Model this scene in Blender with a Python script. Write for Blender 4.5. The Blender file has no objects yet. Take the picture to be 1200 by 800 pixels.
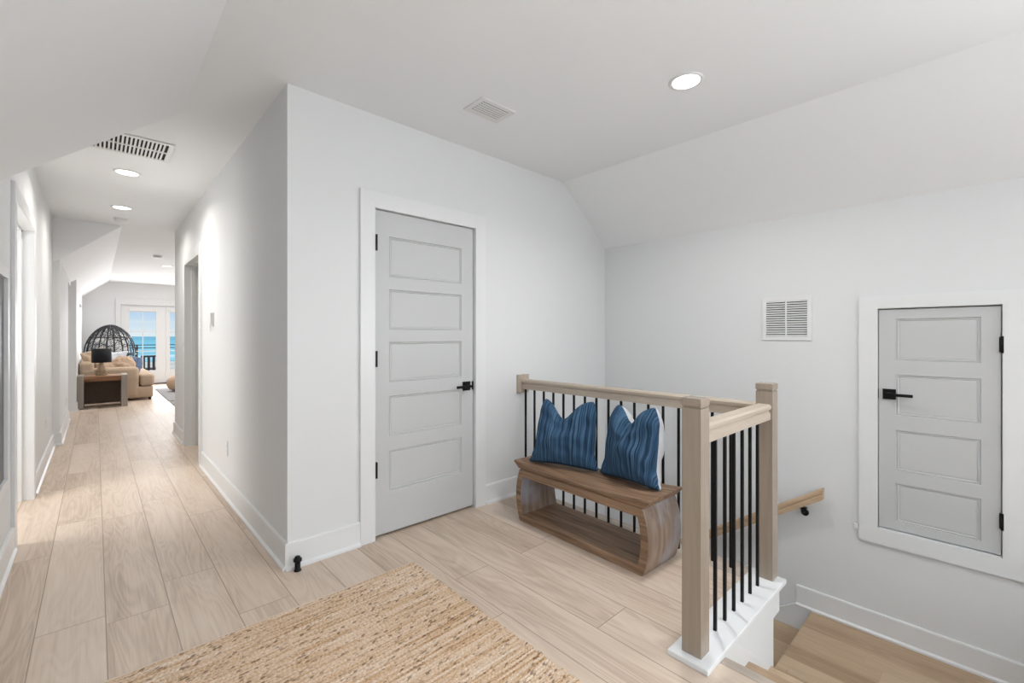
import bpy, bmesh, math, random
from mathutils import Vector, Matrix, noise
import numpy as np
random.seed(7)
C = bpy.context.scene.collection
scene = bpy.context.scene
PI = math.pi

# ------------------------------------------------------------------ camera, view, world, lights
cd = bpy.data.cameras.new('camera'); cam = bpy.data.objects.new('camera', cd); C.objects.link(cam)
cd.sensor_width = 36.0; cd.lens = 36 * 524.6 / 1200; cd.shift_y = -0.005; cd.clip_end = 60000; cd.clip_start = 0.02
cam.location = (0, 0, 1.25); cam.rotation_euler = (PI/2, 0, -math.radians(42.93))
scene.camera = cam
vs = scene.view_settings
vs.view_transform = 'Standard'; vs.look = 'None'; vs.gamma = 1; vs.use_curve_mapping = False
vs.exposure = 0.0

world = bpy.data.worlds.new('world'); scene.world = world; world.use_nodes = True
wn = world.node_tree; wn.nodes.clear()
def N(nt, t, **kw):
    n = nt.nodes.new(t)
    for k, v in kw.items():
        if k.startswith('i_'):
            n.inputs[k[2:].replace('_', ' ')].default_value = v
        else: setattr(n, k, v)
    return n
wo = N(wn, 'ShaderNodeOutputWorld'); wb = N(wn, 'ShaderNodeBackground')
tc = N(wn, 'ShaderNodeTexCoord'); sx = N(wn, 'ShaderNodeSeparateXYZ')
rmp = N(wn, 'ShaderNodeValToRGB')
rmp.color_ramp.elements[0].position = 0.0; rmp.color_ramp.elements[0].color = (0.90, 0.95, 1.0, 1)
rmp.color_ramp.elements[1].position = 0.35; rmp.color_ramp.elements[1].color = (0.30, 0.50, 0.95, 1)
e = rmp.color_ramp.elements.new(0.05); e.color = (0.52, 0.72, 1.0, 1)
ns = N(wn, 'ShaderNodeTexNoise'); ns.inputs['Scale'].default_value = 14; ns.inputs['Detail'].default_value = 4
mp = N(wn, 'ShaderNodeMapping'); mp.inputs['Scale'].default_value = (1, 1, 7)
cr = N(wn, 'ShaderNodeValToRGB'); cr.color_ramp.elements[0].position = .5; cr.color_ramp.elements[1].position = .75
cr.color_ramp.elements[1].color = (.55, .55, .55, 1)
mx = N(wn, 'ShaderNodeMix', data_type='RGBA'); mx.inputs[7].default_value = (0.9, 0.95, 1.0, 1)
L = wn.links.new
L(tc.outputs['Generated'], sx.inputs[0]); L(sx.outputs['Z'], rmp.inputs[0])
L(tc.outputs['Generated'], mp.inputs[0]); L(mp.outputs[0], ns.inputs['Vector']); L(ns.outputs['Fac'], cr.inputs[0])
L(cr.outputs[0], mx.inputs[0]); L(rmp.outputs[0], mx.inputs[6]); L(mx.outputs[2], wb.inputs['Color'])
wb.inputs['Strength'].default_value = .95
L(wb.outputs[0], wo.inputs[0])

def area(name, loc, rot, sx_, sy_, power, col=(1, 1, 1), spread=PI):
    l = bpy.data.lights.new(name, 'AREA'); l.shape = 'RECTANGLE'; l.size = sx_; l.size_y = sy_
    l.energy = power; l.color = col; l.spread = spread
    o = bpy.data.objects.new(name, l); o.location = loc; o.rotation_euler = rot; C.objects.link(o); return o
sun = bpy.data.lights.new('sun', 'SUN'); sun.energy = 3.0; sun.angle = 0.01; sun.color = (1, .96, .9)
so = bpy.data.objects.new('sun', sun); so.rotation_euler = (math.radians(-42), 0, math.radians(12)); C.objects.link(so)
# added fills behind the camera, in doorways and living room; daylight at the French doors
cool = (.92, .965, 1.0)
area('rear_fill', (3.4, -1.6, 1.4), (math.radians(90), 0, math.radians(90)), 1.2, 1.3, 41, cool)  # cool general fill, added with the next two; no window is built here
area('rear_fill', (2.9, -2.1, 1.1), (math.radians(90), 0, math.radians(35)), 1.2, 1.2, 9, cool, math.radians(120))
area('rear_fill', (.5, -2.2, 1.2), (math.radians(90), 0, 0), 1.4, 1.2, 4, cool, math.radians(100))
area('ceiling_fill', (.3, -1.2, 1.7), (PI, 0, 0), 1.0, 1.8, 34, cool, math.radians(140))  # added uplight, brightens the ceiling from behind the camera
area('living_daylight', (1.4, 14.85, 1.2), (math.radians(-90), 0, 0), 1.7, 1.6, 52, (0.97, 0.98, 1.0))
area('living_side_fill', (4.3, 11.5, 1.4), (math.radians(90), 0, math.radians(90)), 3.0, 1.6, 62, (1, .98, .96))  # added side fill in front of a windowless wall
area('doorway_fill', (-1.45, 4.5, 1.3), (math.radians(90), 0, math.radians(-90)), .9, 1.8, 26, (1, .995, .98))  # fill added in the closed room behind the left doorway, brightens the hall
area('recess_fill', (-1.0, 9.9, 1.3), (math.radians(90), 0, math.radians(-90)), .6, 1.6, 3, (1, 1, 1))  # weak fill added inside the closed recess on the far left

# ------------------------------------------------------------------ materials
def mat(name, col, rough=.5, spec=.5, metal=0, bump=0, bscale=200, var=0, vscale=3):
    m = bpy.data.materials.new(name); m.use_nodes = True; nt = m.node_tree
    b = nt.nodes['Principled BSDF']; b.inputs['Base Color'].default_value = (*col, 1)
    b.inputs['Roughness'].default_value = rough; b.inputs['Metallic'].default_value = metal
    b.inputs['Specular IOR Level'].default_value = spec
    t = N(nt, 'ShaderNodeTexCoord')
    if bump:
        n = N(nt, 'ShaderNodeTexNoise'); n.inputs['Scale'].default_value = bscale; n.inputs['Detail'].default_value = 3
        bp = N(nt, 'ShaderNodeBump'); bp.inputs['Strength'].default_value = bump; bp.inputs['Distance'].default_value = .002
        nt.links.new(t.outputs['Object'], n.inputs['Vector']); nt.links.new(n.outputs['Fac'], bp.inputs['Height'])
        nt.links.new(bp.outputs[0], b.inputs['Normal'])
    if var:
        n = N(nt, 'ShaderNodeTexNoise'); n.inputs['Scale'].default_value = vscale; n.inputs['Detail'].default_value = 4
        x = N(nt, 'ShaderNodeMix', data_type='RGBA')
        x.inputs[6].default_value = (*[c*(1-var) for c in col], 1); x.inputs[7].default_value = (*[min(1, c*(1+var)) for c in col], 1)
        nt.links.new(t.outputs['Object'], n.inputs['Vector']); nt.links.new(n.outputs['Fac'], x.inputs[0])
        nt.links.new(x.outputs[2], b.inputs['Base Color'])
    return m

def math_(nt, op, a, b=None, c=None):
    n = N(nt, 'ShaderNodeMath', operation=op)
    for i, v in enumerate((a, b, c)):
        if v is None: continue
        if isinstance(v, (int, float)): n.inputs[i].default_value = v
        else: nt.links.new(v, n.inputs[i])
    return n.outputs[0]

def planks(name, cols, W, Len, phase=0, along='Y', rough=.45, seam=.004, seamcol=(.35, .26, .19), grain=.5, tint=.10):
    """wood boards: cols = (dark, mid, light)"""
    m = bpy.data.materials.new(name); m.use_nodes = True; nt = m.node_tree; b = nt.nodes['Principled BSDF']
    t = N(nt, 'ShaderNodeTexCoord'); s = N(nt, 'ShaderNodeSeparateXYZ'); nt.links.new(t.outputs['Object'], s.inputs[0])
    X, Y = (s.outputs['X'], s.outputs['Y']) if along == 'Y' else (s.outputs['Y'], s.outputs['X'])
    u = math_(nt, 'DIVIDE', math_(nt, 'SUBTRACT', X, phase), W)
    row = math_(nt, 'FLOOR', u)
    wn1 = N(nt, 'ShaderNodeTexWhiteNoise', noise_dimensions='1D'); nt.links.new(row, wn1.inputs['W'])
    v = math_(nt, 'ADD', math_(nt, 'DIVIDE', Y, Len), math_(nt, 'MULTIPLY', wn1.outputs['Value'], 7.3))
    col = math_(nt, 'FLOOR', v)
    cv = N(nt, 'ShaderNodeCombineXYZ'); nt.links.new(row, cv.inputs[0]); nt.links.new(col, cv.inputs[1])
    wn2 = N(nt, 'ShaderNodeTexWhiteNoise', noise_dimensions='2D'); nt.links.new(cv.outputs[0], wn2.inputs['Vector'])
    # grain coordinates: stretched along the board, shifted per board
    g = N(nt, 'ShaderNodeCombineXYZ')
    off = math_(nt, 'MULTIPLY', wn2.outputs['Value'], 37.0)
    nt.links.new(math_(nt, 'ADD', math_(nt, 'MULTIPLY', X, 9.0), off), g.inputs[0])
    nt.links.new(math_(nt, 'ADD', math_(nt, 'MULTIPLY', Y, 1.1), off), g.inputs[1])
    nt.links.new(off, g.inputs[2])
    n1 = N(nt, 'ShaderNodeTexNoise'); n1.inputs['Scale'].default_value = .9; n1.inputs['Detail'].default_value = 2; n1.inputs['Distortion'].default_value = .5
    nt.links.new(g.outputs[0], n1.inputs['Vector'])
    wv = math_(nt, 'SINE', math_(nt, 'MULTIPLY', n1.outputs['Fac'], 70.0))
    n2 = N(nt, 'ShaderNodeTexNoise'); n2.inputs['Scale'].default_value = 9; n2.inputs['Detail'].default_value = 6; n2.inputs['Roughness'].default_value = .65
    g2 = N(nt, 'ShaderNodeVectorMath', operation='MULTIPLY'); g2.inputs[1].default_value = (1.6, .22, 1)
    nt.links.new(g.outputs[0], g2.inputs[0]); nt.links.new(g2.outputs[0], n2.inputs['Vector'])
    n3 = N(nt, 'ShaderNodeTexNoise'); n3.inputs['Scale'].default_value = .8; n3.inputs['Detail'].default_value = 3
    nt.links.new(g.outputs[0], n3.inputs['Vector'])
    f = math_(nt, 'ADD', math_(nt, 'MULTIPLY', n2.outputs['Fac'], grain), math_(nt, 'MULTIPLY', wv, .05*grain/.5))
    f = math_(nt, 'ADD', f, math_(nt, 'MULTIPLY', n3.outputs['Fac'], .5))
    f = math_(nt, 'ADD', f, math_(nt, 'MULTIPLY', math_(nt, 'SUBTRACT', wn2.outputs['Value'], .5), tint*3))
    r = N(nt, 'ShaderNodeValToRGB'); nt.links.new(f, r.inputs[0])
    r.color_ramp.elements[0].position = .25; r.color_ramp.elements[0].color = (*cols[0], 1)
    r.color_ramp.elements[1].position = .78; r.color_ramp.elements[1].color = (*cols[2], 1)
    e = r.color_ramp.elements.new(.5); e.color = (*cols[1], 1)
    fu = math_(nt, 'FRACT', u); fv = math_(nt, 'FRACT', v)
    du = math_(nt, 'MULTIPLY', math_(nt, 'MINIMUM', fu, math_(nt, 'SUBTRACT', 1.0, fu)), W)
    dv = math_(nt, 'MULTIPLY', math_(nt, 'MINIMUM', fv, math_(nt, 'SUBTRACT', 1.0, fv)), Len)
    d = math_(nt, 'MINIMUM', du, dv)
    sm = N(nt, 'ShaderNodeMapRange'); sm.inputs['From Min'].default_value = seam*.3; sm.inputs['From Max'].default_value = seam*.7
    nt.links.new(d, sm.inputs['Value'])
    x = N(nt, 'ShaderNodeMix', data_type='RGBA'); x.inputs[6].default_value = (*seamcol, 1)
    nt.links.new(sm.outputs[0], x.inputs[0]); nt.links.new(r.outputs[0], x.inputs[7]); nt.links.new(x.outputs[2], b.inputs['Base Color'])
    b.inputs['Roughness'].default_value = rough
    bp = N(nt, 'ShaderNodeBump'); bp.inputs['Strength'].default_value = .25; bp.inputs['Distance'].default_value = .002
    nt.links.new(math_(nt, 'ADD', sm.outputs[0], math_(nt, 'MULTIPLY', n2.outputs['Fac'], .25)), bp.inputs['Height']); nt.links.new(bp.outputs[0], b.inputs['Normal'])
    return m

def wood(name, dark, light, axis='Z', rough=.5, scale=1.0, patch=None, contrast=1.0):
    m = bpy.data.materials.new(name); m.use_nodes = True; nt = m.node_tree; b = nt.nodes['Principled BSDF']
    t = N(nt, 'ShaderNodeTexCoord'); mp = N(nt, 'ShaderNodeMapping')
    sc = {'X': (1.2, 22, 22), 'Y': (22, 1.2, 22), 'Z': (22, 22, 1.2)}[axis]
    mp.inputs['Scale'].default_value = [v*scale for v in sc]
    nt.links.new(t.outputs['Object'], mp.inputs[0])
    n = N(nt, 'ShaderNodeTexNoise'); n.inputs['Scale'].default_value = 1.0; n.inputs['Detail'].default_value = 5; n.inputs['Distortion'].default_value = .6
    nt.links.new(mp.outputs[0], n.inputs['Vector'])
    r = N(nt, 'ShaderNodeValToRGB'); r.color_ramp.elements[0].position = .5-.2/contrast; r.color_ramp.elements[1].position = .5+.2/contrast
    r.color_ramp.elements[0].color = (*dark, 1); r.color_ramp.elements[1].color = (*light, 1)
    nt.links.new(n.outputs['Fac'], r.inputs[0]); out = r.outputs[0]
    if patch:
        n2 = N(nt, 'ShaderNodeTexNoise'); n2.inputs['Scale'].default_value = 4; n2.inputs['Detail'].default_value = 5
        nt.links.new(t.outputs['Object'], n2.inputs['Vector'])
        r2 = N(nt, 'ShaderNodeValToRGB'); r2.color_ramp.elements[0].position = .48; r2.color_ramp.elements[1].position = .68
        nt.links.new(n2.outputs['Fac'], r2.inputs[0])
        x = N(nt, 'ShaderNodeMix', data_type='RGBA'); x.inputs[7].default_value = (*patch, 1)
        nt.links.new(math_(nt, 'MULTIPLY', r2.outputs[0], .6), x.inputs[0]); nt.links.new(out, x.inputs[6]); out = x.outputs[2]
    nt.links.new(out, b.inputs['Base Color']); b.inputs['Roughness'].default_value = rough
    bp = N(nt, 'ShaderNodeBump'); bp.inputs['Strength'].default_value = .2; bp.inputs['Distance'].default_value = .002
    nt.links.new(n.outputs['Fac'], bp.inputs['Height']); nt.links.new(bp.outputs[0], b.inputs['Normal'])
    return m

def emit(name, col, s):
    m = bpy.data.materials.new(name); m.use_nodes = True; nt = m.node_tree
    b = nt.nodes['Principled BSDF']; b.inputs['Base Color'].default_value = (1, 1, 1, 1)
    b.inputs['Emission Color'].default_value = (*col, 1); b.inputs['Emission Strength'].default_value = s
    return m

M = {}
M['wall'] = mat('wall_paint', (.77, .78, .785), .6, .3, bump=.15, bscale=260)
M['ceiling'] = mat('ceiling_paint', (.90, .915, .93), .7, .2, bump=.12, bscale=260)
M['trim'] = mat('trim_paint', (.79, .80, .805), .35, .4, var=.01)
M['door'] = mat('door_paint', (.575, .583, .587), .45, .4, bump=.05)
M['black'] = mat('black_metal', (.004, .004, .0045), .45, .25, var=.1)
M['white_plastic'] = mat('white_plastic', (.8, .8, .8), .4, .5, var=.01)
M['duct_grey'] = mat('duct_grey', (.16, .16, .16), .9, .1, var=.1)
M['dark'] = mat('duct_dark', (.05, .05, .05), .9, .1, var=.1)
M['floor'] = planks('oak_floor', ((.45, .34, .255), (.65, .525, .42), (.74, .625, .525)), .22, 1.5, .033, tint=.06)
M['stair'] = planks('stair_oak', ((.34, .23, .14), (.46, .325, .21), (.54, .40, .27)), .13, 2.2, .02, along='Y', seam=.001, seamcol=(.4, .25, .15), tint=.16)
M['nosing'] = wood('nosing_oak', (.42, .35, .29), (.56, .48, .41), 'Y')
M['postwood'] = wood('post_oak', (.28, .225, .175), (.37, .305, .245), 'Z', rough=.22, scale=2, contrast=.6)
M['railwood'] = wood('rail_oak_y', (.42, .35, .28), (.54, .46, .38), 'Y', scale=1.5, contrast=.7)
M['railwoodx'] = wood('rail_oak_x', (.42, .35, .28), (.54, .46, .38), 'X', scale=1.5, contrast=.7)
M['handrail'] = wood('handrail_oak', (.50, .35, .22), (.62, .45, .30), 'Y')
M['bench'] = wood('bench_wood', (.13, .07, .038), (.37, .235, .145), 'Y', rough=.5, scale=1.6, contrast=1.2)
M['bench_end'] = wood('bench_highlit_wood', (.17, .11, .075), (.33, .245, .19), 'Z', rough=.4, scale=1.3, patch=(.40, .44, .52))  # bluish patches paint the cool daylight highlight into the end wood
M['sofa'] = mat('sofa_fabric', (.50, .385, .285), .9, .1, bump=.3, bscale=90, var=.12, vscale=40)
M['tan'] = mat('tan_fabric', (.56, .42, .31), .9, .1, bump=.3, bscale=90, var=.1, vscale=30)
M['slate'] = mat('slate_fabric', (.16, .22, .33), .9, .1, bump=.3, bscale=90, var=.1, vscale=30)
M['pale'] = mat('pale_fabric', (.70, .73, .78), .9, .1, bump=.3, bscale=90, var=.1, vscale=30)
M['pillow_back'] = mat('pillow_back', (.62, .64, .67), .9, .1, bump=.3, bscale=200, var=.12, vscale=25)
M['grey_rug'] = mat('grey_rug', (.33, .33, .34), .95, .1, bump=.8, bscale=60, var=.35, vscale=14)
M['grey_wood'] = wood('grey_weathered', (.26, .23, .20), (.46, .41, .36), 'Z')
M['table_wood'] = wood('table_wood', (.22, .10, .045), (.50, .27, .13), 'X')
M['driftwood'] = mat('driftwood', (.50, .38, .27), .9, .1, bump=.6, bscale=40, var=.5, vscale=30)
M['shade'] = mat('black_shade', (.012, .013, .017), .7, .3, var=.2)
M['wicker'] = mat('black_wicker', (.02, .022, .028), .5, .4, var=.2)
M['deck'] = planks('deck_boards', ((.30, .27, .24), (.40, .37, .33), (.5, .46, .42)), .14, 3.0, along='X')
M['panel'] = mat('dark_panel', (.17, .125, .10), .9, .1, bump=.4, bscale=60, var=.3, vscale=40)
M['darkwood'] = mat('dark_slats', (.045, .03, .03), .6, .3, var=.2)
M['sand'] = mat('sand', (.70, .62, .50), .95, .1, var=.1, vscale=.05)
M['lamp_on'] = emit('lamp_lens', (1, .97, .92), 6)
M['art'] = mat('art_grey', (.10, .10, .11), .4, .5, var=.5, vscale=20)

# glass: thin, clear
g = bpy.data.materials.new('window_glass'); g.use_nodes = True; nt = g.node_tree; nt.nodes.clear()
o_ = N(nt, 'ShaderNodeOutputMaterial'); tr = N(nt, 'ShaderNodeBsdfTransparent'); gl = N(nt, 'ShaderNodeBsdfGlossy'); gl.inputs['Roughness'].default_value = .02
tr.inputs[0].default_value = (.95, .98, .97, 1)
fr = N(nt, 'ShaderNodeFresnel'); fr.inputs[0].default_value = 1.35; ms = N(nt, 'ShaderNodeMixShader')
nt.links.new(fr.outputs[0], ms.inputs[0]); nt.links.new(tr.outputs[0], ms.inputs[1]); nt.links.new(gl.outputs[0], ms.inputs[2]); nt.links.new(ms.outputs[0], o_.inputs[0])
M['glass'] = g

# sea: depth colour from turquoise at the shore to blue, foam bands
m = bpy.data.materials.new('sea_water'); m.use_nodes = True; nt = m.node_tree; b = nt.nodes['Principled BSDF']
t = N(nt, 'ShaderNodeTexCoord'); s = N(nt, 'ShaderNodeSeparateXYZ'); nt.links.new(t.outputs['Object'], s.inputs[0])
n = N(nt, 'ShaderNodeTexNoise'); n.inputs['Scale'].default_value = .012; n.inputs['Detail'].default_value = 4; nt.links.new(t.outputs['Object'], n.inputs['Vector'])
yy = math_(nt, 'ADD', s.outputs['Y'], math_(nt, 'MULTIPLY', n.outputs['Fac'], 60))
mr = N(nt, 'ShaderNodeMapRange'); mr.inputs['From Min'].default_value = 250; mr.inputs['From Max'].default_value = 2600; nt.links.new(yy, mr.inputs['Value'])
r = N(nt, 'ShaderNodeValToRGB'); nt.links.new(mr.outputs[0], r.inputs[0])
r.color_ramp.elements[0].color = (.30, .58, .60, 1); r.color_ramp.elements[1].color = (.13, .40, .46, 1)
for p_, c_ in ((.012, (.8, .85, .85)), (.022, (.30, .60, .62)), (.05, (.28, .58, .62)), (.065, (.75, .84, .85)), (.08, (.25, .58, .60)), (.3, (.17, .50, .55))):
    e = r.color_ramp.elements.new(p_); e.color = (*c_, 1)
nt.links.new(r.outputs[0], b.inputs['Base Color']); b.inputs['Roughness'].default_value = .7; b.inputs['Specular IOR Level'].default_value = .08
M['sea'] = m

# blue striped cushion cloth
m = bpy.data.materials.new('blue_striped_cloth'); m.use_nodes = True; nt = m.node_tree; b = nt.nodes['Principled BSDF']
t = N(nt, 'ShaderNodeTexCoord'); mp = N(nt, 'ShaderNodeMapping'); mp.inputs['Scale'].default_value = (1, .001, .012)
nt.links.new(t.outputs['Object'], mp.inputs[0])
n = N(nt, 'ShaderNodeTexNoise'); n.inputs['Scale'].default_value = 130; n.inputs['Detail'].default_value = 3; nt.links.new(mp.outputs[0], n.inputs['Vector'])
r = N(nt, 'ShaderNodeValToRGB'); nt.links.new(n.outputs['Fac'], r.inputs[0])
r.color_ramp.elements[0].position = .36; r.color_ramp.elements[0].color = (.014, .032, .06, 1)
r.color_ramp.elements[1].position = .62; r.color_ramp.elements[1].color = (.07, .14, .235, 1)
e = r.color_ramp.elements.new(.46); e.color = (.034, .080, .15, 1)
n2 = N(nt, 'ShaderNodeTexNoise'); n2.inputs['Scale'].default_value = 350; nt.links.new(t.outputs['Object'], n2.inputs['Vector'])
x = N(nt, 'ShaderNodeMix', data_type='RGBA', blend_type='OVERLAY'); x.inputs[0].default_value = .5
nt.links.new(r.outputs[0], x.inputs[6]); nt.links.new(n2.outputs['Fac'], x.inputs[7]); nt.links.new(x.outputs[2], b.inputs['Base Color'])
b.inputs['Roughness'].default_value = .9; b.inputs['Specular IOR Level'].default_value = .15
bp = N(nt, 'ShaderNodeBump'); bp.inputs['Strength'].default_value = .5; bp.inputs['Distance'].default_value = .004
nt.links.new(n.outputs['Fac'], bp.inputs['Height']); nt.links.new(bp.outputs[0], b.inputs['Normal'])
M['blue'] = m

# jute: strands coloured along each braid
m = bpy.data.materials.new('jute'); m.use_nodes = True; nt = m.node_tree; b = nt.nodes['Principled BSDF']
t = N(nt, 'ShaderNodeTexCoord')
mp = N(nt, 'ShaderNodeMapping'); mp.inputs['Scale'].default_value = (2.2, 75, 1); nt.links.new(t.outputs['Object'], mp.inputs[0])
n = N(nt, 'ShaderNodeTexNoise'); n.inputs['Scale'].default_value = 1; n.inputs['Detail'].default_value = 3; nt.links.new(mp.outputs[0], n.inputs['Vector'])
mp2 = N(nt, 'ShaderNodeMapping'); mp2.inputs['Scale'].default_value = (110, 170, 1); mp2.inputs['Rotation'].default_value = (0, 0, .5); nt.links.new(t.outputs['Object'], mp2.inputs[0])
n2 = N(nt, 'ShaderNodeTexNoise'); n2.inputs['Scale'].default_value = 1; n2.inputs['Detail'].default_value = 4; nt.links.new(mp2.outputs[0], n2.inputs['Vector'])
at = N(nt, 'ShaderNodeAttribute', attribute_name='strand')
f = math_(nt, 'ADD', math_(nt, 'MULTIPLY', n.outputs['Fac'], .62), math_(nt, 'MULTIPLY', n2.outputs['Fac'], .38))
r = N(nt, 'ShaderNodeValToRGB'); nt.links.new(f, r.inputs[0])
r.color_ramp.elements[0].position = .32; r.color_ramp.elements[0].color = (.30, .17, .085, 1)
r.color_ramp.elements[1].position = .64; r.color_ramp.elements[1].color = (.80, .69, .59, 1)
e = r.color_ramp.elements.new(.41); e.color = (.56, .37, .215, 1)
e = r.color_ramp.elements.new(.50); e.color = (.70, .52, .365, 1)
r2 = N(nt, 'ShaderNodeValToRGB'); nt.links.new(at.outputs['Fac'], r2.inputs[0])
r2.color_ramp.elements[0].position = .05; r2.color_ramp.elements[0].color = (.22, .18, .15, 1)
r2.color_ramp.elements[1].position = .35; r2.color_ramp.elements[1].color = (1, 1, 1, 1)
e = r2.color_ramp.elements.new(.12); e.color = (.72, .66, .6, 1)
x = N(nt, 'ShaderNodeMix', data_type='RGBA', blend_type='MULTIPLY'); x.inputs[0].default_value = .75
nt.links.new(r.outputs[0], x.inputs[6]); nt.links.new(r2.outputs[0], x.inputs[7])
nt.links.new(x.outputs[2], b.inputs['Base Color']); b.inputs['Roughness'].default_value = .95; b.inputs['Specular IOR Level'].default_value = .1
M['jute'] = m
M['jute_edge'] = mat('jute_edge', (.72, .60, .49), .9, .1, bump=.4, bscale=400, var=.08, vscale=60)

# ------------------------------------------------------------------ helpers
def box(bm, x0, x1, y0, y1, z0, z1, bev=0, mi=0):
    r = bmesh.ops.create_cube(bm, size=1)
    for v in r['verts']:
        v.co = Vector(((x0+x1)/2 + v.co.x*(x1-x0), (y0+y1)/2 + v.co.y*(y1-y0), (z0+z1)/2 + v.co.z*(z1-z0)))
    fs = set(f for v in r['verts'] for f in v.link_faces)
    for f in fs: f.material_index = mi
    if bev:
        es = list(set(e for v in r['verts'] for e in v.link_edges))
        bmesh.ops.bevel(bm, geom=es, offset=bev, segments=2, profile=.6, affect='EDGES')
    return r['verts']

def prism(bm, pts, fn, a, b, mi=0):
    """profile pts (p,q) swept between a and b; fn(p,q,s) -> xyz"""
    A = [bm.verts.new(fn(p, q, a)) for p, q in pts]; B = [bm.verts.new(fn(p, q, b)) for p, q in pts]
    n = len(pts); fs = [bm.faces.new(A), bm.faces.new(B[::-1])]
    for i in range(n): fs.append(bm.faces.new((A[i], B[i], B[(i+1) % n], A[(i+1) % n])))
    for f in fs: f.material_index = mi

def lathe(bm, prof, cx=0, cy=0, seg=24, mi=0, smooth=True, M4=None):
    rings = []
    for r_, z in prof:
        ring = []
        for i in range(seg):
            a = 2*PI*i/seg; v = Vector((cx + max(r_, 1e-4)*math.cos(a), cy + max(r_, 1e-4)*math.sin(a), z))
            if M4: v = M4 @ v
            ring.append(bm.verts.new(v))
        rings.append(ring)
    for k in range(len(rings)-1):
        for i in range(seg):
            f = bm.faces.new((rings[k][i], rings[k][(i+1) % seg], rings[k+1][(i+1) % seg], rings[k+1][i])); f.smooth = smooth; f.material_index = mi
    f = bm.faces.new(rings[0][::-1]); f.material_index = mi
    f = bm.faces.new(rings[-1]); f.material_index = mi

def tube(bm, pts, r_, seg=6, closed=False):
    pts = [Vector(p) for p in pts]; rings = []; n = len(pts)
    up = Vector((0, 0, 1))
    for k, p in enumerate(pts):
        a = pts[(k-1) % n] if (closed or k > 0) else p
        c = pts[(k+1) % n] if (closed or k < n-1) else p
        d = (c-a).normalized()
        s_ = d.cross(up)
        if s_.length < 1e-3: s_ = d.cross(Vector((1, 0, 0)))
        s_.normalize(); t_ = s_.cross(d)
        rings.append([bm.verts.new(p + (s_*math.cos(2*PI*i/seg) + t_*math.sin(2*PI*i/seg))*r_) for i in range(seg)])
    for k in range(n if closed else n-1):
        A = rings[k]; B = rings[(k+1) % n]
        for i in range(seg):
            f = bm.faces.new((A[i], A[(i+1) % seg], B[(i+1) % seg], B[i])); f.smooth = True
    if not closed:
        bm.faces.new(rings[0][::-1]); bm.faces.new(rings[-1])

WM = {}
def obj(name, bm, mats, parent=None, loc=None):
    bmesh.ops.recalc_face_normals(bm, faces=bm.faces[:])
    me = bpy.data.meshes.new(name); bm.to_mesh(me); bm.free()
    for mm in (mats if isinstance(mats, (list, tuple)) else [mats]): me.materials.append(M[mm] if isinstance(mm, str) else mm)
    o = bpy.data.objects.new(name, me); C.objects.link(o)
    if parent:
        o.parent = parent
        # part geometry is given in world coordinates: bring it into the parent's frame
        WM[o.name] = WM.get(parent.name, Matrix())
        me.transform(WM[o.name].inverted())
    return o
def thing(name, label, cat, loc=(0, 0, 0), rz=0, group=None, local=False):
    o = bpy.data.objects.new(name, None); C.objects.link(o)
    o.location = loc; o.rotation_euler = (0, 0, rz); o.empty_display_size = .05
    o.matrix_world = Matrix.Translation(loc) @ Matrix.Rotation(rz, 4, 'Z')
    WM[o.name] = o.matrix_world.copy()
    if label: o['label'] = label; o['category'] = cat
    if group: o['group'] = group
    return o
def tag(o, label, cat, group=None):
    o['label'] = label; o['category'] = cat
    if group: o['group'] = group
    return o
def struct(name, bm, m, label=None):
    o = obj(name, bm, m); o['kind'] = 'structure'
    if label: o['label'] = label
    return o
def sthing(name, label, loc):
    o = thing(name, None, None, loc); o['kind'] = 'structure'; o['label'] = label; return o
def BM(): return bmesh.new()

# key planes of the place
XL, XH, XR = -.36, .755, 3.647      # left hall wall, right hall wall, stair wall
YD, YC, YE = 2.585, 3.34, 15.0      # closet-door wall, end of the near roof slope, end wall
ZC = 2.61; YB = -2.4
SX, SY0 = 1.80, -.35                # stair opening edge

# ------------------------------------------------------------------ room shell
b = BM()
box(b, -1.7, 1.75, YB, YD+.1, -.12, 0)
box(b, 1.75, XR, YB, SY0, -.12, 0)
box(b, 1.75, 2.45, .75, YD+.02, -.12, 0)
box(b, 1.75, 2.3, YD+.02, YD+.7, -.12, 0)
box(b, -1.7, 1.75, YD+.1, 5.0, -.12, 0); box(b, -1.7, XH+1.3, 5.0, 7.3, -.12, 0)
box(b, -1.2, 4.6, 7.3, YE+.02, -.12, 0)
struct('floor', b, 'floor', 'pale oak plank floor of the hall, landing and far living room')

b = BM(); box(b, 1.75, SX, SY0, .712, -.035, .002, .006)
struct('trim_1', b, 'nosing', 'taupe wood nosing at the top step by the first newel post')
b = BM(); box(b, 2.45, 2.60, .735, YD, -.035, .002, .006)
struct('trim_2', b, 'nosing', 'taupe wood floor edge under the balusters behind the bench')

def zl(x): return ZC - .8*(.39-x)
b = BM()
box(b, -1.7, 4.7, YB-.1, YE+.1, ZC, ZC+.1)
prism(b, [(.39, ZC+.001), (XL-.1, ZC+.001), (XL-.1, zl(XL-.1))], lambda p, q, s: (p, s, q), YB, YC)
prism(b, [(3.022, ZC+.001), (XR+.1, ZC+.001), (XR+.1, ZC-.808*(XR+.1-3.022))], lambda p, q, s: (p, s, q), YB, YD)
prism(b, [(.239, ZC+.001), (-.7, ZC+.001), (-.7, ZC-.858*(.939))], lambda p, q, s: (p, s, q), 7.325, YE)
struct('ceiling', b, 'ceiling', 'white ceiling with sloped sides under the roof')

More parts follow.
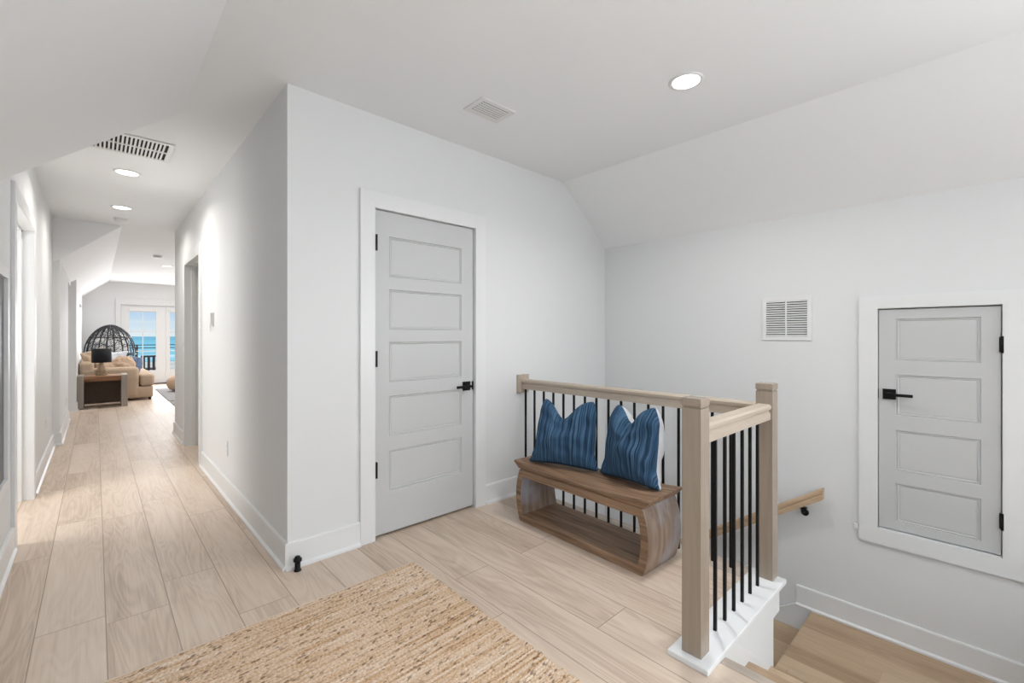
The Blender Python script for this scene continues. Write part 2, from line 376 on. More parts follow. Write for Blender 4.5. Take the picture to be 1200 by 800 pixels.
T = .13
b = BM()                                   # left hall wall, with a doorway
box(b, XL-T, XL, YB, 3.97, 0, ZC); box(b, XL-T, XL, 5.03, 7.33, 0, ZC); box(b, XL-T, XL, 3.97, 5.03, 2.065, ZC)
box(b, -1.6, -1.5, 3.5, 5.5, 0, ZC); box(b, -1.6, XL-T, 3.4, 3.5, 0, ZC); box(b, -1.6, XL-T, 5.5, 5.6, 0, ZC)
struct('wall_left', b, 'wall')
b = BM()
box(b, XL-T, -.303, 7.33, 9.47, 0, ZC); box(b, XL-T, -.303, 9.47, 10.45, 2.08, ZC); box(b, XL-T-.1, -.235, 10.45, YE, 0, ZC)
box(b, -1.15, -1.05, 9.3, 10.6, 0, ZC)
box(b, -1.15, XL-T, 9.3, 9.4, 0, ZC)
box(b, -1.15, XL-T, 10.5, 10.6, 0, ZC)
struct('wall_left_far', b, 'wall')
b = BM()                                   # closet block: hall right wall
box(b, XH, XH+T, YD, 5.304, 0, ZC); box(b, XH, XH+T, 6.27, 7.24, 0, ZC); box(b, XH, XH+T, 5.304, 6.27, 2.07, ZC)
box(b, XH+1.2, XH+1.3, 5.0, 7.24, 0, ZC); box(b, XH+T, XH+1.3, 4.9, 5.0, 0, ZC); box(b, XH+T, 4.6, 7.11, 7.24, 0, ZC)
struct('wall_right', b, 'wall')
b = BM()                                   # wall with the tall grey door
box(b, XH+T, 1.25, YD, YD+T, 0, ZC); box(b, 2.03, 2.6, YD, YD+T, 0, ZC); box(b, 1.25, 2.03, YD, YD+T, 2.04, ZC)
box(b, 2.6, XR+T, YD, YD+T, -3.0, ZC)
box(b, 1.0, 2.3, YD+.5, YD+.6, 0, ZC); box(b, 1.0, 1.1, YD+T, YD+.5, 0, ZC); box(b, 2.2, 2.3, YD+T, YD+.5, 0, ZC)
struct('wall_front', b, 'wall')
b = BM()                                   # stair wall with the low access door
box(b, XR, XR+T, .500, YD, -3.0, ZC); box(b, XR, XR+T, YB, -.034, -3.0, ZC)
box(b, XR, XR+T, -.034, .500, -3.0, .038); box(b, XR, XR+T, -.034, .500, 1.424, ZC)
box(b, XR+.5, XR+.6, -.2, .7, -.1, 1.6); box(b, XR+T, XR+.5, -.2, -.1, -.1, 1.6); box(b, XR+T, XR+.5, .6, .7, -.1, 1.6); box(b, XR+T, XR+.5, -.1, .6, -.2, -.1); box(b, XR+T, XR+.6, -.2, .7, 1.6, 1.7)
struct('wall_stair', b, 'wall')
b = BM()                                   # wall behind the camera
box(b, XL-T, XR+T, YB-T, YB, -.12, ZC)
struct('wall_back', b, 'wall')
b = BM()                                   # end wall
box(b, XL-T-.1, .455, YE, YE+.14, 0, ZC); box(b, 2.29, 4.6, YE, YE+.14, 0, ZC); box(b, .455, 2.29, YE, YE+.14, 2.065, ZC)
struct('wall_end', b, 'wall')
b = BM(); box(b, 4.5, 4.6, 7.24, YE, 0, ZC); struct('wall_living_right', b, 'wall')
b = BM()                                   # walls of the stairwell below the floor
box(b, SX-.02, 2.53, .736, .86, -.135, -.001)
box(b, SX-.02, 2.44, .736, .86, -3.0, -.135)
box(b, 2.36, 2.455, .86, YD, -3.0, -.036)
box(b, 2.455, 2.55, .86, YD, -.135, -.036)
box(b, SX-.14, SX-.02, SY0, .745, -3.0, -.036)
box(b, SX-.14, XR, SY0-.12, SY0, -3.0, -.12)
box(b, 2.36, XR, YB, YB+.01, -3, -.12)
struct('wall_stairwell', b, 'wall')

# baseboards (board with eased top and a shoe moulding)
BB = [(0, 0), (.028, 0), (.028, .012), (.016, .022), (.014, .135), (.010, .143), (0, .143)]
def bbx(b, y, x0, x1, sgn=-1, z=0): prism(b, BB, lambda p, q, s: (s, y + sgn*p, z+q), x0, x1)
def bby(b, x, y0, y1, sgn=1, z=0): prism(b, BB, lambda p, q, s: (x + sgn*p, s, z+q), y0, y1)
b = BM(); bby(b, XL, YB, 3.88); bby(b, XL, 5.12, 7.33); bbx(b, 7.33, XL, -.303+.014)
struct('baseboard_left', b, 'trim')
b = BM(); bby(b, -.303, 7.33-.016, 9.47); bbx(b, 10.45, -.303-.1, -.235+.014); bby(b, -.235, 10.45, YE)
struct('baseboard_left_far', b, 'trim')
b = BM(); bby(b, XH, YD-.014, 5.21, -1); bby(b, XH, 6.36, 7.24+.014, -1)
struct('baseboard_right', b, 'trim')
b = BM(); bbx(b, YD, XH-.014, 1.156); bbx(b, YD, 2.123, 2.45)
struct('baseboard_front', b, 'trim')
b = BM(); bbx(b, YE, -.235, .37)
struct('baseboard_end', b, 'trim')
ZA = -.65
b = BM(); bby(b, XR, SY0, .95, -1, ZA)
# skirt that follows the flight down beside the wall
y0, y1 = .95, YD
prism(b, [(.70, ZA-.03), (.86, ZA-.03), (.86, ZA+.01), (y0, ZA+.01), (y1, ZA+.01-.65*(y1-y0)), (y1, ZA-.4-.65*(y1-y0)), (.70, ZA-.4)], lambda p, q, s: (s, p, q), XR-.016, XR)
struct('baseboard_stair', b, 'trim')

# ------------------------------------------------------------------ staircase
st = thing('staircase', 'light oak stairs turning down to the left below the low grey door', 'stairs', (2.6, .5, ZA))
def tread(x0, x1, y0_, y1_, z, m='stair'):
    b = BM(); box(b, x0, x1, y0_, y1_, z-.028, z, .006); return obj('tread', b, m, st)
def riser(x0, x1, y0_, y1_, z0_, z1_):
    b = BM(); box(b, x0, x1, y0_, y1_, z0_, z1_); return obj('riser', b, 'trim', st)
RI = .1625; RX = [SX, 2.085, 2.37, 2.655]
for k in range(1, 4):
    tread(RX[k-1]-.025, RX[k], SY0, .734, -RI*k)
for k in range(4):
    riser(RX[k]-.05, RX[k]-.032, SY0, .734, -RI*(k+1), -RI*k-.029)
b = BM(); box(b, 2.605, XR-.001, SY0, .734, ZA-.028, ZA, .005)
box(b, 2.442, XR-.001, .60, .857, ZA-.0275, ZA-.0003, .005)
obj('landing_tread', b, 'stair', st)
yk = .857
for k in range(1, 8):
    riser(2.457, XR-.018, yk-.035, yk-.02, ZA-RI*k, ZA-RI*(k-1)-.029)
    tread(2.457, XR-.018, yk-.03, min(yk+.25, YD-.002), ZA-RI*k)
    yk += .25
b = BM()                                   # skirt board on the wall below the railing
prism(b, [(1.80, .0), (1.93, -.005), (2.436, -.375), (2.436, -.70), (1.80, -.40)], lambda p, q, s: (p, s, q), .724, .735)
obj('skirt_board', b, 'trim', st)

# ------------------------------------------------------------------ panelled doors
def panel_face(b, fn, u0, u1, v0, v1, panels, th):
    """flat slab front with recessed moulded panels. fn(u,v,w): w outward"""
    pu0, pu1 = panels[0][0], panels[0][1]
    def quad(a, c, d, e, w=0): b.faces.new([b.verts.new(fn(uu, vv, w)) for uu, vv in ((a, d), (c, d), (c, e), (a, e))])
    quad(u0, pu0, v0, v1); quad(pu1, u1, v0, v1)
    vs_ = [v0]
    for p in sorted(panels, key=lambda p: p[2]): vs_ += [p[2], p[3]]
    vs_.append(v1)
    for i in range(0, len(vs_), 2): quad(pu0, pu1, vs_[i], vs_[i+1])
    for (a, c, d, e) in panels:
        rings = []
        for ins, w in ((0, 0), (.004, -.008), (.010, -.004), (.016, -.009), (.022, -.007)):
            rings.append([b.verts.new(fn(uu, vv, w)) for uu, vv in ((a+ins, d+ins), (c-ins, d+ins), (c-ins, e-ins), (a+ins, e-ins))])
        for k in range(len(rings)-1):
            for i in range(4): b.faces.new((rings[k][i], rings[k][(i+1) % 4], rings[k+1][(i+1) % 4], rings[k+1][i]))
        b.faces.new(rings[-1])
    # sides and back
    P = [(u0, v0), (u1, v0), (u1, v1), (u0, v1)]
    F = [b.verts.new(fn(uu, vv, 0)) for uu, vv in P]; K = [b.verts.new(fn(uu, vv, -th)) for uu, vv in P]
    for i in range(4): b.faces.new((F[i], F[(i+1) % 4], K[(i+1) % 4], K[i]))
    b.faces.new(K)

def lever(fn, parent, u, v, dirn, w0=0):
    """square rose, stub and flat lever; fn maps (u,v,w)"""
    b = BM()
    def fb(u0, u1, v0, v1, w0_, w1_, bev=.0015):
        vs = box(b, u0, u1, v0, v1, w0_, w1_, 0)
        for vv in vs: vv.co = Vector(fn(vv.co.x, vv.co.y, vv.co.z))
    fb(u-.032, u+.032, v-.032, v+.032, w0, w0+.010)
    h = obj('handle', b, 'black', parent)
    b = BM()
    fb(u-.010, u+.010, v-.010, v+.010, w0+.010, w0+.048)
    fb(min(u-.01*dirn, u+.115*dirn), max(u-.01*dirn, u+.115*dirn), v-.009, v+.009, w0+.045, w0+.055)
    obj('lever', b, 'black', h)
    b = BM(); fb(u-dirn*.058-.006, u-dirn*.058+.006, v-.03, v+.03, w0-.002, w0+.004)
    obj('latch_plate', b, 'black', parent)

def hinge(fn, parent, u, v, hh=.045):
    b = BM(); vs = box(b, u-.011, u+.011, v-hh, v+hh, -.004, .008)
    for vv in vs: vv.co = Vector(fn(vv.co.x, vv.co.y, vv.co.z))
    vs = box(b, u-.006, u+.006, v-hh-.004, v+hh+.004, .006, .022)
    for vv in vs: vv.co = Vector(fn(vv.co.x, vv.co.y, vv.co.z))
    obj('hinge', b, 'black', parent)

# door_1: tall grey closet door
fD = lambda u, v, w: (u, YD - w, v)
d1 = sthing('door_1', 'tall grey five-panel door with black lever in the white wall behind the rug', (1.64, YD, 0))
b = BM(); panel_face(b, lambda u, v, w: fD(u, v, w-.012), 1.254, 2.024, .016, 2.033,
    [(1.356, 1.920, a, a+.255) for a in (.275, .618, .960, 1.292, 1.625)], .035)
obj('door_slab', b, 'door', d1)
b = BM()
for (x0, x1, z0, z1) in ((1.156, 1.249, 0, 2.138), (2.031, 2.123, 0, 2.138), (1.249, 2.031, 2.040, 2.138)):
    box(b, x0, x1, YD-.018, YD+.0, z0, z1, .002)
box(b, 1.2495, 1.2515, YD-.016, YD+.1, 0, 2.04); box(b, 2.0295, 2.0315, YD-.016, YD+.1, 0, 2.04); box(b, 1.25, 2.03, YD-.016, YD+.1, 2.037, 2.0405)
obj('casing', b, 'trim', d1)
lever(lambda u, v, w: fD(u, v, w-.012), d1, 1.962, .892, -1)
for z in (1.825, 1.112, .43): hinge(fD, d1, 1.257, z)
b = BM(); box(b, 1.254, 2.024, YD+.045, YD+.055, .0, .05); obj('door_sweep', b, 'dark', d1)

# door_2: low access door in the stair wall (u runs towards -Y)
fA = lambda u, v, w: (XR - w, .4965 - u, v)
d2 = sthing('door_2', 'low grey four-panel access door with black lever above the stairs', (XR, .232, .04))
W2 = .528
b = BM(); panel_face(b, lambda u, v, w: fA(u, v, w-.004), 0.0, W2-.002, .045, 1.418,
    [(.082, .450, a, c) for a, c in ((.095, .335), (.412, .668), (.757, 1.012), (1.100, 1.360))], .035)
obj('door_slab', b, 'door', d2)
b = BM()
def cbox(u0, u1, v0, v1, w1=.018):
    vs = box(b, u0, u1, v0, v1, 0, w1, 0)
    for vv in vs: vv.co = Vector(fA(vv.co.x, vv.co.y, vv.co.z))
cbox(-.098, -.006, -.065, 1.505); cbox(W2+.006, W2+.098, -.065, 1.505); cbox(-.006, W2+.006, 1.427, 1.505); cbox(-.006, W2+.006, -.065, .036)
cbox(-.007, -.003, .038, 1.424, .016); cbox(W2+.003, W2+.007, .038, 1.424, .016)
obj('casing', b, 'trim', d2)
lever(lambda u, v, w: fA(u, v, w-.004), d2, .052, .888, 1)
for z in (1.205, .235): hinge(fA, d2, W2+.002, z, .042)
b = BM(); box(b, XR-.014, XR, .598, .622, -.005, .028, .002); struct('trim_3', b, 'trim')

# door_3: left hall doorway lining, door_4: right hall doorway lining
def lining(name, label, X, sgn, y0_, y1_, z1_, depth):
    b = BM()
    for ya, yb in ((y0_-.09, y0_), (y1_, y1_+.09)): box(b, min(X, X+sgn*.018), max(X, X+sgn*.018), ya, yb, 0, z1_+.09, .002)
    box(b, min(X, X+sgn*.018), max(X, X+sgn*.018), y0_, y1_, z1_, z1_+.09, .002)
    xa, xb = sorted((X+sgn*.016, X-sgn*depth))
    box(b, xa, xb, y0_-.001, y0_+.012, 0, z1_); box(b, xa, xb, y1_-.012, y1_+.001, 0, z1_); box(b, xa, xb, y0_, y1_, z1_-.012, z1_+.001)
    xa, xb = sorted((X-sgn*.05, X-sgn*.09))
    box(b, xa, xb, y1_-.024, y1_-.012, 0, z1_-.012); box(b, xa, xb, y0_+.012, y1_-.012, z1_-.024, z1_-.012)
    return struct(name, b, 'trim', label)
lining('door_3', 'white lined doorway in the left hall wall', XL, 1, 3.97, 5.03, 2.065, T+.02)
lining('door_4', 'white lined doorway in the right hall wall', XH, -1, 5.304, 6.27, 2.07, T+.02)
b = BM(); box(b, XH+.02, XH+.05, 5.3155, 5.3195, .90, .99, .001); o = obj('strike_plate', b, 'black'); tag(o, 'small black strike plate on the jamb of the right hall doorway', 'strike plate')
b = BM(); box(b, XH+T+.02, XH+T+.055, 6.20, 6.25, .02, 2.05)   # edge of the door leaf standing open
box(b, XH+T+.055, XH+T+.8, 6.2, 6.235, .02, 2.05)
o = struct('door_5', b, 'trim', 'white door leaf standing open inside the right hall doorway')

# ------------------------------------------------------------------ French doors
fdv = sthing('door_6', 'white glazed French doors at the end of the hall facing the sea', (1.37, YE, 0))
b = BM()
box(b, .365, .458, YE-.02, YE, 0, 2.215, .003); box(b, 2.287, 2.38, YE-.02, YE, 0, 2.215, .003); box(b, .458, 2.287, YE-.02, YE, 2.06, 2.215, .003)
box(b, .455, .470, YE, YE+.12, 0, 2.065); box(b, 2.275, 2.29, YE, YE+.12, 0, 2.065); box(b, .47, 2.275, YE, YE+.12, 2.05, 2.065)
obj('casing', b, 'trim', fdv)
b = BM(); box(b, .47, 2.275, YE-.01, YE+.13, 0, .02); obj('threshold', b, 'dark', fdv)
for x0 in (.472, 1.373):
    x1 = x0+.898; g0, g1 = x0+.16, x1-.205
    if x0 > 1: g0, g1 = x0+.085, x1-.16
    b = BM()
    box(b, x0, g0, YE+.03, YE+.075, .022, 2.048, .003); box(b, g1, x1, YE+.03, YE+.075, .022, 2.048, .003)
    box(b, g0, g1, YE+.03, YE+.075, .022, .36, .003); box(b, g0, g1, YE+.03, YE+.075, 1.885, 2.048, .003)
    leaf = obj('door_leaf', b, 'trim', fdv)
    b = BM(); box(b, g0, g1, YE+.05, YE+.056, .36, 1.885); obj('pane', b, 'glass', leaf)
    b = BM(); xm = (g0+g1)/2
    box(b, xm-.011, xm+.011, YE+.04, YE+.066, .36, 1.885)
    for z in (.868, 1.376): box(b, g0, g1, YE+.042, YE+.064, z-.011, z+.011)
    obj('muntin', b, 'trim', leaf)
    b = BM(); box(b, g0-.012, g1+.012, YE+.0, YE+.029, 1.905, 1.985, .005); obj('blind_cassette', b, 'white_plastic', leaf)
for z in (.25, .75, 1.3, 1.8):
    b = BM(); box(b, 1.360, 1.382, YE+.018, YE+.031, z-.05, z+.05, .002); obj('hinge', b, 'white_plastic', fdv)

# ------------------------------------------------------------------ railing
rl = thing('stair_railing', 'oak railing with thin black balusters around the stair opening', 'railing', (2.1, .79, 0))
def newel(x0, x1, y0_, y1_, z0_, z1_):
    b = BM(); box(b, x0, x1, y0_, y1_, z0_, z1_-.039, .003); n_ = obj('newel_post', b, 'postwood', rl)
    b = BM(); box(b, x0-.0015, x1+.0015, y0_-.0015, y1_+.0015, z1_-.033, z1_, .005)
    box(b, x0+.004, x1-.004, y0_+.004, y1_-.004, z1_-.038, z1_-.030)
    obj('post_cap', b, 'postwood', n_)
newel(1.682, 1.756, .755, .832, .02, 1.012)
newel(2.483, 2.560, .752, .832, .02, 1.012)
b = BM(); box(b, 1.645, 2.56, .712, .873, 0.0, .022, .004); obj('base_plate', b, 'trim', rl)
RP = [(-.030, .0), (.030, 0), (.030, .030), (.022, .040), (.024, .046), (.033, .052), (.034, .066), (.026, .076), (-.026, .076), (-.034, .066), (-.033, .052), (-.024, .046), (-.022, .040), (-.030, .030)]
ZR = .832
b = BM(); prism(b, RP, lambda p, q, s: (2.52+p, s, ZR+q), .832, YD-.018); obj('handrail', b, 'railwood', rl)
b = BM(); prism(b, RP, lambda p, q, s: (s, .792+p, ZR+q), 1.756, 2.483); obj('handrail', b, 'railwoodx', rl)
b = BM(); box(b, 2.452, 2.575, YD-.02, YD, .800, .945, .004); obj('rosette', b, 'railwood', rl)
def bal(x, y, z0_): 
    b = BM(); box(b, x-.0065, x+.0065, y-.0065, y+.0065, z0_, ZR+.002, .0015); obj('baluster', b, 'black', rl)
for k in range(17): bal(2.515, 2.543-.0985*k, .001)
for k in range(6): bal(1.897+.0985*k, .792, .021)
# round iron posts
hr = thing('wall_handrail', 'oak handrail sloping down the stair wall behind the far newel post', 'handrail', (3.57, .78, .2))
b = BM(); sl = -.675
HP = [(-.022, -.038), (.022, -.038), (.024, -.010), (.018, -.002), (.018, .004), (.026, .012), (.026, .028), (.018, .038), (-.018, .038), (-.026, .028), (-.026, .012), (-.018, .004), (-.018, -.002), (-.024, -.010)]
prism(b, HP, lambda p, q, s: (3.572+p, s, .193+sl*(s-.78)+q), .775, 2.45); obj('rail', b, 'handrail', hr)
for yb_ in (.90, 2.2):
    b = BM(); zb = .193+sl*(yb_-.78)-.045
    tube(b, [(3.572, yb_, zb+.006), (3.572, yb_, zb-.012), (3.59, yb_, zb-.04), (XR-.006, yb_, zb-.05)], .008, 8)
    lathe(b, [(.024, 0), (.024, .006), (.012, .008)], M4=Matrix.Translation((XR, yb_, zb-.05)) @ Matrix.Rotation(-PI/2, 4, 'Y'))
    box(b, 3.556, 3.588, yb_-.028, yb_+.028, zb-.003, zb+.009)
    obj('bracket', b, 'black', hr)

# ------------------------------------------------------------------ jute rug (braided rows with real relief)
rx0, rx1, ry0, ry1 = -.02, 1.28, -.25, 2.185
nx, ny = 620, 1000
xs = np.linspace(rx0, rx1, nx); ys = np.linspace(ry0, ry1-.014, ny)
XX, YY = np.meshgrid(xs, ys)
wob = .0015*np.sin(XX*9+YY*3) + .001*np.sin(XX*23)
RW = .0135
ph = (YY+wob)/RW; row = np.floor(ph); fr_ = ph-row
rnd = np.sin(row*12.9898)*43758.5453; rnd = rnd-np.floor(rnd)
zz = np.sqrt(np.clip(1-(2*fr_-1)**2, 0, 1))
chev = np.abs(2*fr_-1)*.5
bp_ = (XX+rnd*.03)/.017 + chev; br = np.abs(np.sin(PI*bp_))**.6
ZZ = .0030 + .006*zz*(.35+.65*br) + .0015*rnd
hh_ = np.sin(row*78.233+np.floor(bp_)*12.9898+(fr_>.5)*3.7)*43758.5453; hh_ = hh_-np.floor(hh_)
rg = np.random.RandomState(3); ZZ += rg.normal(0, .0005, ZZ.shape)
XX = XX + (rnd-.5)*.012*np.clip((XX-(rx0+rx1)/2)/.6, -1, 1)
co = np.stack([XX, YY, ZZ], -1).reshape(-1, 3)
idx = np.arange(nx*ny).reshape(ny, nx)
q = np.stack([idx[:-1, :-1], idx[:-1, 1:], idx[1:, 1:], idx[1:, :-1]], -1).reshape(-1, 4)
me = bpy.data.meshes.new('weave'); me.vertices.add(len(co)); me.vertices.foreach_set('co', co.ravel())
me.loops.add(q.size); me.loops.foreach_set('vertex_index', q.ravel()); me.polygons.add(len(q))
me.polygons.foreach_set('loop_start', np.arange(0, q.size, 4)); me.polygons.foreach_set('loop_total', np.full(len(q), 4)); me.update(calc_edges=True)
at_ = me.attributes.new('strand', 'FLOAT', 'POINT'); at_.data.foreach_set('value', hh_.ravel().astype(np.float32))
me.polygons.foreach_set('use_smooth', np.ones(len(q), bool)); me.materials.append(M['jute'])
rug = thing('jute_rug', 'braided natural jute rug lying on the floor in front of the closet door', 'rug', (0, 0, 0))
o = bpy.data.objects.new('weave', me); C.objects.link(o); o.parent = rug
b = BM()
box(b, rx0+.004, rx1-.006, ry1-.016, ry1, .0, .007, .003); box(b, rx0+.008, rx1-.008, ry0, ry1-.014, .0, .003)
obj('border', b, 'jute_edge', rug)

# ------------------------------------------------------------------ bench
A = math.atan2(.028, .945)
bn = thing('bench', 'brown wooden bench with curved ends standing against the stair railing', 'bench', (2.262, 1.712, 0), -A)
def BW(x, y, z): return bn.matrix_world @ Vector((x, y, z))
HL, BD = .473, .168           # half length at the foot, half depth
def outx(z):                  # outward bulge of the end
    t_ = z/.352; return HL + .038*(math.sin(PI*min(1, max(0, t_)))**.8) + .0*t_
def shell(inset):
    pts = []
    zs = [inset + (.352-inset - inset*.0)*i/20 for i in range(21)]
    return pts
ROUT = [(outx(.352*i/24), .352*i/24) for i in range(25)]
th_ = .048
RIN = [(outx(th_+(.352-.05-th_)*i/24) - th_, th_+(.352-.05-th_)*i/24) for i in range(25)]
# closed loop frame: outer loop and inner loop joined as a band
outer = [(x, z) for x, z in ROUT] + [(-x, z) for x, z in ROUT[::-1]]
inner = [(x, z) for x, z in RIN] + [(-x, z) for x, z in RIN[::-1]]
b = BM(); n = len(outer)
V = {}
for si, xx in ((0, -BD), (1, BD)):
    V[si, 'o'] = [b.verts.new(BW(xx, y, z)) for y, z in outer]; V[si, 'i'] = [b.verts.new(BW(xx, y, z)) for y, z in inner]
for i in range(n):
    j = (i+1) % n
    for si in (0, 1): b.faces.new((V[si, 'o'][i], V[si, 'o'][j], V[si, 'i'][j], V[si, 'i'][i]))
    f = b.faces.new((V[0, 'o'][i], V[1, 'o'][i], V[1, 'o'][j], V[0, 'o'][j]))
    if i != 24 and i != n-1: f.material_index = 1; f.smooth = True
    f = b.faces.new((V[0, 'i'][i], V[1, 'i'][i], V[1, 'i'][j], V[0, 'i'][j]))
    if i != 24 and i != n-1: f.smooth = True; f.material_index = 1 if i < 24 else 1
o = obj('frame', b, ['bench', 'bench_end'], bn)
es = o.modifiers.new('edge', 'BEVEL'); es.width = .004; es.segments = 2; es.limit_method = 'ANGLE'; es.angle_limit = math.radians(50)
b = BM(); nn = 28; sec = []
for i in range(nn+1):
    s_ = -1+2*i/nn; zt = .378 + .026*abs(s_)**2.5; zb = .356
    yo = s_*.520
    ub = s_*.485                     # undercut ends
    x0, x1 = -BD-.010, BD+.008
    sec.append([b.verts.new(BW(x, y, z)) for x, y, z in ((x0+.012, ub, zb), (x0, yo, zt-.008), (x0+.004, yo, zt), (x1-.004, yo, zt), (x1, yo, zt-.008), (x1-.012, ub, zb))])
for i in range(nn):
    for k in range(6): b.faces.new((sec[i][k], sec[i][(k+1) % 6], sec[i+1][(k+1) % 6], sec[i+1][k]))
b.faces.new(sec[0]); b.faces.new(sec[-1][::-1])
obj('seat', b, 'bench', bn)

# ------------------------------------------------------------------ cushions
def cushion(name, label, cat, loc, rz, lean, roll, w, h, t_, mf, mb, chop=.10, top=.78, seed=0, group=None, off=0, back=.95):
    n_ = 44; b = BM(); F = {}; K = {}
    W_ = [(-1, 1.03), (-.8, .93), (-.5, .86), (0, .86), (.5, .82), (1, top)] if chop else [(-1, 1), (0, .92), (1, top)]
    def width(v):
        for (a, p), (c, q) in zip(W_, W_[1:]):
            if v <= c: f = (v-a)/(c-a); f = f*f*(3-2*f); return p+(q-p)*f
        return top
    for i in range(n_+1):
        for j in range(n_+1):
            u = -1+2*i/n_; v = -1+2*j/n_
            # rounded corners
            k_ = (abs(u)*abs(v))**9
            ul = u*(1-.06*(1-v*v) - .07*k_); vl = v*(1-.07*(1-u*u) - .06*k_)
            tt = (1-u*u)*(1-v*v)
            th = t_*(tt**.36)
            s_ = max(0, (v+.45)/1.45)**1.9
            z = vl*h/2 - chop*math.exp(-((u-off)/.46)**2)*s_
            th *= 1 - .35*math.exp(-((u-off)/.30)**2)*s_*(chop/.1)
            x = ul*w/2*width(v)
            nz = noise.noise(Vector((u*1.5+seed, v*1.6, seed)))*.026 + noise.noise(Vector((u*3.4+seed, v*3.0, seed)))*.018
            edge = min(1, tt*5)
            y = -th + nz*edge
            F[i, j] = b.verts.new((x, y, z+h/2))
            if i in (0, n_) or j in (0, n_): K[i, j] = F[i, j]
            else: K[i, j] = b.verts.new((x, th*back + nz*edge, z+h/2))
    for i in range(n_):
        for j in range(n_):
            f = b.faces.new((F[i, j], F[i+1, j], F[i+1, j+1], F[i, j+1])); f.smooth = True
            f = b.faces.new((K[i, j], K[i, j+1], K[i+1, j+1], K[i+1, j])); f.smooth = True; f.material_index = 1
    o = obj(name, b, [mf, mb])
    R_ = Matrix.Translation(loc) @ Matrix.Rotation(rz, 4, 'Z') @ Matrix.Rotation(-lean, 4, 'X') @ Matrix.Rotation(roll, 4, 'Y')
    o.matrix_world = R_
    tag(o, label, cat, group)
    return o
# local -Y is the face; rz turns it
cushion('throw_pillow', 'blue striped pillow on the bench, the one nearer the closet door', 'pillow',
        (2.262, 1.94, .385), math.atan2(-.353, -.936)+PI/2, math.radians(15), math.radians(1), .505, .455, .095, 'blue', 'pillow_back', .125, .74, 2.0, off=-.12)
cushion('throw_pillow', 'blue striped pillow with pale back on the bench, beside the newel post', 'pillow',
        (2.31, 1.475, .382), math.atan2(.22, -.97)+PI/2, math.radians(12), math.radians(-3), .49, .465, .085, 'blue', 'pillow_back', .10, .66, 5.3, off=-.1, back=1.35)

# ------------------------------------------------------------------ ceiling fittings
def downlight(x, y, label, power, col, r_=.078, group='recessed ceiling lights', spread=150):
    t = thing('downlight', label, 'ceiling light', (x, y, ZC), group=group)
    b = BM(); seg = 32
    R = [(r_*1.18, ZC), (r_*1.18, ZC-.004), (r_, ZC-.008), (r_*.92, ZC-.003)]
    rings = [[b.verts.new((x+a*math.cos(2*PI*i/seg), y+a*math.sin(2*PI*i/seg), z)) for i in range(seg)] for a, z in R]
    for k in range(3):
        for i in range(seg): b.faces.new((rings[k][i], rings[k][(i+1) % seg], rings[k+1][(i+1) % seg], rings[k+1][i])).smooth = True
    obj('trim_ring', b, 'white_plastic', t)
    b = BM(); lathe(b, [(r_*.93, ZC-.001), (r_*.92, ZC-.004)], x, y, 32); obj('lens', b, 'lamp_on', t)
    l = bpy.data.lights.new('downlight_beam', 'AREA'); l.shape = 'DISK'; l.size = r_*1.7; l.energy = power; l.color = col; l.spread = math.radians(spread)
    lo = bpy.data.objects.new('downlight_beam', l); lo.location = (x, y, ZC-.012); C.objects.link(lo)
warm = (1, .955, .90)
downlight(2.305, 1.115, 'round recessed ceiling light lit above the bench and stair railing', 12.5, (1, .99, .97), .075)
downlight(.192, 4.897, 'lit recessed light in the hall ceiling next to the large slotted vent', 9.5, warm)
downlight(.204, 6.263, 'lit recessed hall light beside the smoke detector', 9, warm)
downlight(1.01, 10.886, 'nearer lit recessed light in the living room ceiling', 17, (1, .98, .95))
downlight(1.019, 13.236, 'farther lit recessed light in the living room ceiling', 17, (1, .98, .95))

def detector(x, y, label):
    t = thing('smoke_detector', label, 'smoke detector', (x, y, ZC))
    b = BM(); lathe(b, [(.066, ZC), (.066, ZC-.012), (.060, ZC-.014)], x, y, 28); obj('base', b, 'white_plastic', t)
    b = BM(); lathe(b, [(.058, ZC-.014), (.060, ZC-.022), (.052, ZC-.036), (.030, ZC-.040), (.01, ZC-.040)], x, y, 28); obj('cover', b, 'white_plastic', t)
detector(.215, 6.873, 'white round smoke detector behind the two hall ceiling lights')
detector(.77, 9.606, 'white round smoke detector on the living room ceiling')

# hall return grille: two rows of slots
t = thing('ceiling_vent', 'large white slotted return vent in the hall ceiling', 'vent', (.15, 4.18, ZC))
vx0, vx1, vy0, vy1 = -.13, .415, 3.955, 4.385
b = BM(); box(b, vx0+.02, vx1-.02, vy0+.02, vy1-.02, ZC-.001, ZC+.0); 
box(b, vx0+.02, vx1-.02, vy0+.02, vy1-.02, ZC-.0025, ZC-.0005); obj('duct', b, 'dark', t)
b = BM()
box(b, vx0, vx1, vy0, vy0+.035, ZC-.010, ZC, .002); box(b, vx0, vx1, vy1-.035, vy1, ZC-.010, ZC, .002)
box(b, vx0, vx0+.03, vy0+.035, vy1-.035, ZC-.010, ZC, .002); box(b, vx1-.03, vx1, vy0+.035, vy1-.035, ZC-.010, ZC, .002)
box(b, vx0+.03, vx1-.03, (vy0+vy1)/2-.009, (vy0+vy1)/2+.009, ZC-.010, ZC)
obj('frame', b, 'white_plastic', t)
k = 0; x = vx0+.042
while x < vx1-.035:
    b = BM(); box(b, x-.0055, x+.0055, vy0+.035, vy1-.035, ZC-.009, ZC-.0025); obj('slat', b, 'white_plastic', t); x += .0225

